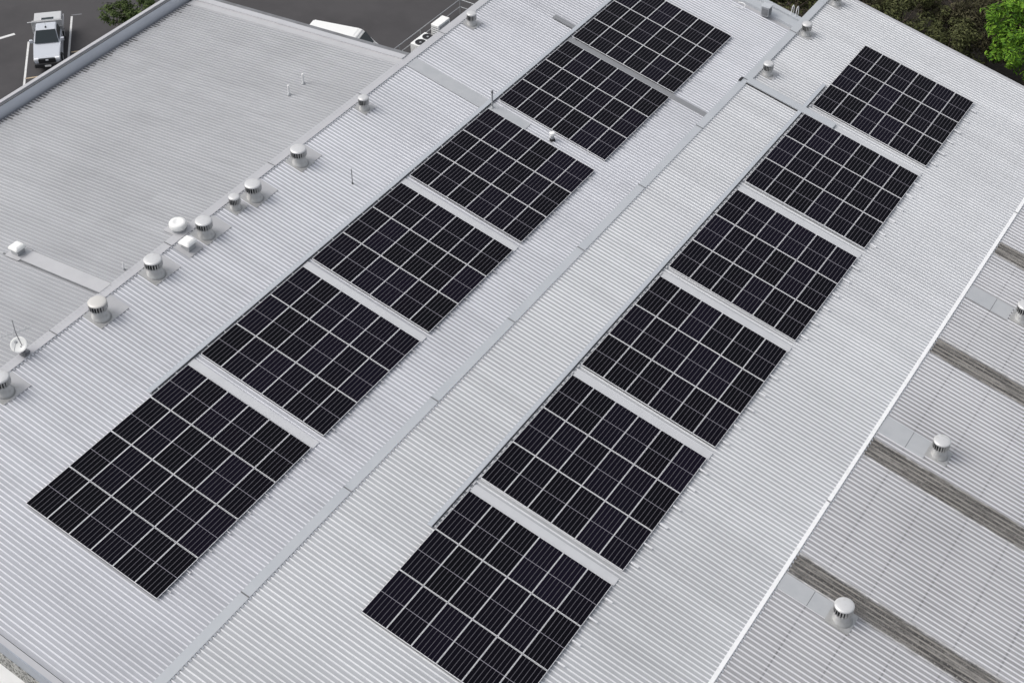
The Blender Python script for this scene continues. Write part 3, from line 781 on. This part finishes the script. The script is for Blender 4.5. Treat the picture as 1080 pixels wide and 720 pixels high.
def extrude_profile(prof, y0, y1, inset=None, mi=0):
    """prof: list of (x, z, halfwidth); a lengthwise profile swept across"""
    bm = bmesh.new()
    L = [bm.verts.new((x, -w, z)) for x, z, w in prof]; Rr = [bm.verts.new((x, w, z)) for x, z, w in prof]
    n_ = len(prof)
    bm.faces.new(L); bm.faces.new(Rr[::-1])
    for i in range(n_): bm.faces.new((L[i], Rr[i], Rr[(i+1) % n_], L[(i+1) % n_]))
    return bm
def wheel(parent, x, y, r=.38, w=.24):
    bm = bmesh.new(); lathe(bm, [(r*.62, -w/2), (r*.95, -w/2), (r, -w/2+.04), (r, w/2-.04), (r*.95, w/2), (r*.62, w/2)], 22)
    o = obj('wheel', bm, M['rubber'], parent, (x, y, r)); o.rotation_euler = (R(90), 0, 0)
    bm = bmesh.new(); lathe(bm, [(r*.60, -w/2-.005), (r*.2, -w/2+.03), (r*.2, w/2-.03), (r*.60, w/2+.005)], 18); obj('rim', bm, M['greymetal'], o)
# +x = forward
fd = math.atan2(-.72, .69)
ute = empty('utility_truck', (-44.91, 41.94, GZ+.012), (0, 0, fd), 'silver-white tray-back utility truck parked nose-in between two white lines', 'utility truck')
bm = extrude_profile([(2.62, .42, .78), (2.66, .72, .82), (2.60, .95, .84), (2.42, 1.05, .86), (1.10, 1.16, .88), (.95, 1.18, .88), (-.75, 1.18, .89), (-.75, .40, .89), (1.0, .36, .90), (1.2, .36, .90)], 0, 0)
bmesh.ops.bevel(bm, geom=bm.edges[:], offset=.05, segments=2, affect='EDGES'); obj('body', bm, M['carpaint'], ute, smooth=False)
bm = extrude_profile([(1.05, 1.15, .80), (.30, 1.76, .66), (.10, 1.80, .64), (-.55, 1.80, .65), (-.72, 1.72, .67), (-.78, 1.15, .82)], 0, 0)
bmesh.ops.bevel(bm, geom=bm.edges[:], offset=.04, segments=2, affect='EDGES'); obj('cab', bm, M['carpaint'], ute)
bm = bmesh.new(); quad(bm, [(1.05, -.77, 1.185), (1.05, .77, 1.185), (.34, .625, 1.75), (.34, -.625, 1.75)]); bmesh.ops.translate(bm, verts=bm.verts, vec=(.035, 0, .045)); obj('windscreen', bm, M['glassdark'], ute)
for s in (-1, 1):
    bm = bmesh.new(); quad(bm, [(.86, s*.815, 1.24), (-.66, s*.835, 1.24), (-.60, s*.705, 1.66), (.28, s*.70, 1.66)]); obj('side_window', bm, M['glassdark'], ute)
    bm = bbox((2.34, s*.68-.17, .80), (2.67, s*.68+.17, 1.0), .06, 2); obj('headlight', bm, M['lamp'], ute)
    bm = bbox((.72, s*1.02-.11, 1.16), (.90, s*1.02+.11, 1.38), .03, 2); obj('mirror', bm, M['carpaint'], ute)
bm = bmesh.new(); box(bm, (2.58, -.55, .70), (2.69, .55, .96)); obj('grille', bm, M['plastic'], ute)
bm = bbox((2.45, -.86, .38), (2.80, .86, .68), .06, 2); obj('bumper', bm, M['plastic'], ute)
bm = bmesh.new(); box(bm, (2.805, -.2, .46), (2.82, .2, .58)); obj('number_plate', bm, M['plate'], ute)
bm = bmesh.new(); box(bm, (2.69, -.09, .84), (2.70, .09, .94)); obj('badge', bm, M['lamp'], ute)
bm = bmesh.new(); box(bm, (.0, -.05, 1.80), (.12, .05, 1.86)); tube(bm, (.05, 0, 1.85), (-.15, 0, 2.1), .008); obj('roof_aerial', bm, M['plastic'], ute)
# tray: floor, headboard with mesh window, side rails, ladder rack
bm = bmesh.new(); box(bm, (-2.55, -.93, .82), (-.95, .93, .90)); obj('tray_floor', bm, M['traywhite'], ute)
bm = bmesh.new(); box(bm, (-.98, -.95, .9), (-.92, .95, 1.78)); box(bm, (-2.55, -.97, .9), (-.98, -.93, 1.15)); box(bm, (-2.55, .93, .9), (-.98, .97, 1.15)); box(bm, (-2.59, -.95, .9), (-2.55, .95, 1.15)); obj('tray_sides', bm, M['traywhite'], ute)
bm = bbox((-2.50, -.90, .905), (-1.02, .90, 1.50), .03); obj('tool_box', bm, M['traywhite'], ute)
bm = bmesh.new(); box(bm, (-1.75, -.40, 1.502), (-1.30, .40, 1.52)); obj('tool_box_window', bm, M['glassdark'], ute)
bm = bmesh.new()
for s in (-.98, .98):
    tube(bm, (-.86, s, .9), (-.86, s, 1.74), .03)
tube(bm, (-2.45, .98, 1.25), (-.86, .98, 1.25), .04); tube(bm, (-.86, -.98, 1.30), (-.86, .98, 1.30), .03)
tube(bm, (-.86, -1.25, 1.74), (-.86, 1.05, 1.74), .035)
obj('ladder_rack', bm, M['traywhite'], ute)
bm = bmesh.new(); box(bm, (-2.5, -.5, .45), (2.2, .5, .8)); obj('chassis', bm, M['plastic'], ute)
for x in (1.75, -1.45):
    for y in (-.80, .80): wheel(ute, x, y)

van = empty('van', (-27.55, 51.85, GZ+.012), (0, 0, R(14)), 'white van mostly hidden behind the far edge of the back roof', 'van')
bm = extrude_profile([(2.5, .40, .86), (2.55, .85, .88), (1.75, 1.15, .92), (1.15, 2.02, .80), (.9, 2.12, .78), (-2.45, 2.14, .80), (-2.55, 2.0, .86), (-2.6, .45, .93)], 0, 0)
for v in bm.verts: v.co.x *= -1 if False else 1
bmesh.ops.bevel(bm, geom=bm.edges[:], offset=.09, segments=3, affect='EDGES'); obj('body', bm, M['white'], van)
bm = bmesh.new(); quad(bm, [(1.76, -.78, 1.22), (1.76, .78, 1.22), (1.24, .68, 1.96), (1.24, -.68, 1.96)]); bmesh.ops.translate(bm, verts=bm.verts, vec=(.05, 0, .04)); obj('windscreen', bm, M['glassdark'], van)
for s in (-1, 1):
    bm = bmesh.new(); quad(bm, [(1.5, s*.92, 1.2), (.3, s*.945, 1.2), (.3, s*.875, 1.85), (1.12, s*.86, 1.85)]); obj('side_window', bm, M['glassdark'], van)
for x in (1.6, -1.6):
    for y in (-.80, .80): wheel(van, x, y, .34, .22)

# ------------------------------------------------------------------ trees
def rand_dir(rg):
    while True:
        v = Vector((rg.uniform(-1, 1), rg.uniform(-1, 1), rg.uniform(-1, 1)))
        if .05 < v.length < 1: return v.normalized()
def leaf(bm, c, n_, s, rg):
    q = n_.to_track_quat('Z', 'Y'); a = rg.uniform(0, 6.28); w = s*rg.uniform(.55, .9)
    pts = ((-s, 0, 0), (0, -w*.5, s*.12), (s, 0, -s*.05), (0, w*.5, s*.12))
    ca, sa = math.cos(a), math.sin(a)
    bm.faces.new([bm.verts.new(c + q @ Vector((x*ca-y*sa, x*sa+y*ca, z))) for x, y, z in pts])
def tree(name, base, top, crown_c, crown_r, label, m, clumps, per, ls, bark='bark', seed=1, tr=.22, clump_r=.55, group=None, squash=.8):
    rg = random.Random(seed)
    b = Vector(base); e = empty(name, b, label=label, cat='tree', group=group)
    cc = Vector(crown_c) - b
    bm = bmesh.new()
    mid = Vector((cc.x*.4+rg.uniform(-.2, .2), cc.y*.4+rg.uniform(-.2, .2), cc.z*.55))
    tube(bm, (0, 0, -.1), mid, tr, tr*.75, 10); tube(bm, mid, cc, tr*.75, tr*.45, 9)
    cents = []
    for i in range(clumps):
        d = rand_dir(rg); rr = crown_r*rg.uniform(.35, 1.0)**.6
        p = cc + Vector((d.x*rr, d.y*rr, d.z*rr*squash)); cents.append(p)
        if i % 3 == 0: tube(bm, mid + (cc-mid)*rg.uniform(.2, .9), p, tr*.25, tr*.06, 5)
    obj('trunk', bm, M[bark], e)
    bm = bmesh.new()
    for p in cents:
        cr = clump_r*rg.uniform(.65, 1.25)
        for k in range(per):
            d = rand_dir(rg); q = p + Vector((d.x, d.y, d.z*.75))*cr*rg.uniform(.45, 1.0)
            n_ = (d + Vector((0, 0, .9)) + rand_dir(rg)*.5).normalized()
            leaf(bm, q, n_, ls*rg.uniform(.7, 1.3), rg)
    obj('crown', bm, m, e, recalc=False)
    return e
tree('leafy_tree', (12.5, 69.9, GZ), None, (12.5, 69.4, .1), 3.5, 'bright green leafy tree at the top right corner', M['leaf_bright'], 95, 80, .16, seed=4, clump_r=.70, tr=.25)
dark = [  # x, y, z crown, r, material, label
    (7.6, 67.6, -2.3, 2.5, 'leaf_dark', 'olive tree right behind the far roof edge, left of the bright green tree'),
    (4.4, 68.6, -1.6, 2.6, 'leaf_dark', 'dull olive tree behind the far roof edge, midway between ladder and bright tree'),
    (1.2, 69.6, -1.5, 2.6, 'leaf_brown', 'dark olive tree behind the far roof edge at the middle ridge end'),
    (-2.6, 67.4, -2.2, 2.5, 'leaf_dark', 'dark tree behind the ladder hoops at the far roof corner'),
    (9.2, 71.3, -1.8, 2.4, 'leaf_brown', 'brownish tree touching the left side of the bright green tree'),
    (6.4, 72.3, -1.2, 2.8, 'leaf_brown', 'brownish tree in the second row at the top edge, right of centre wood'),
    (2.6, 73.3, -1.2, 2.8, 'leaf_dark', 'dark tree in the second row at the top edge, above the middle ridge'),
    (-1.5, 72.0, -1.4, 2.7, 'leaf_brown', 'brown-green tree in the second row above the ladder hoops'),
    (-6.5, 69.5, -2.0, 2.6, 'leaf_dark', 'dark tree behind the far parapet, leftmost of the wood'),
    (14.8, 71.5, -1.5, 2.8, 'leaf_dark', 'dark tree behind the bright green tree at the right edge')]
for i, (x, y, z, r, lm, lab) in enumerate(dark):
    tree('dark_tree', (x, y+.3, GZ), None, (x, y, z), r, lab, M[lm], 75, 75, .12, seed=20+i, clump_r=.62, tr=.17, group='dark trees beyond the far roof edge')
e = tree('garden_tree', (-42.7, 46.3, GZ), None, (-42.5, 46.0, -4.85), 1.15, 'small garden tree with pale trunk and red flowers by the car park', M['leaf_green'], 26, 55, .13, 'palebark', 51, .09, .42)
rg = random.Random(9); bm = bmesh.new()
for k in range(40):
    d = rand_dir(rg); leaf(bm, Vector((-.25, .1, 2.7)) + d*.32, (d+Vector((0, 0, .8))).normalized(), .09, rg)
obj('flowers', bm, M['red'], e, recalc=False)
tree('garden_shrub', (-41.0, 47.8, GZ), None, (-41.1, 47.4, -5.0), 1.15, 'dark green shrub beside the red-flowered garden tree', M['leaf_green'], 24, 55, .12, 'bark', 52, .08, .42)
bm = bmesh.new(); quad(bm, [(-43.3, 46.9, GZ+.016), (-41.2, 45.0, GZ+.016), (-36, 50.0, GZ+.016), (-43.5, 50.4, GZ+.016)]); structure(obj('garden_bed', bm, M['soil']))
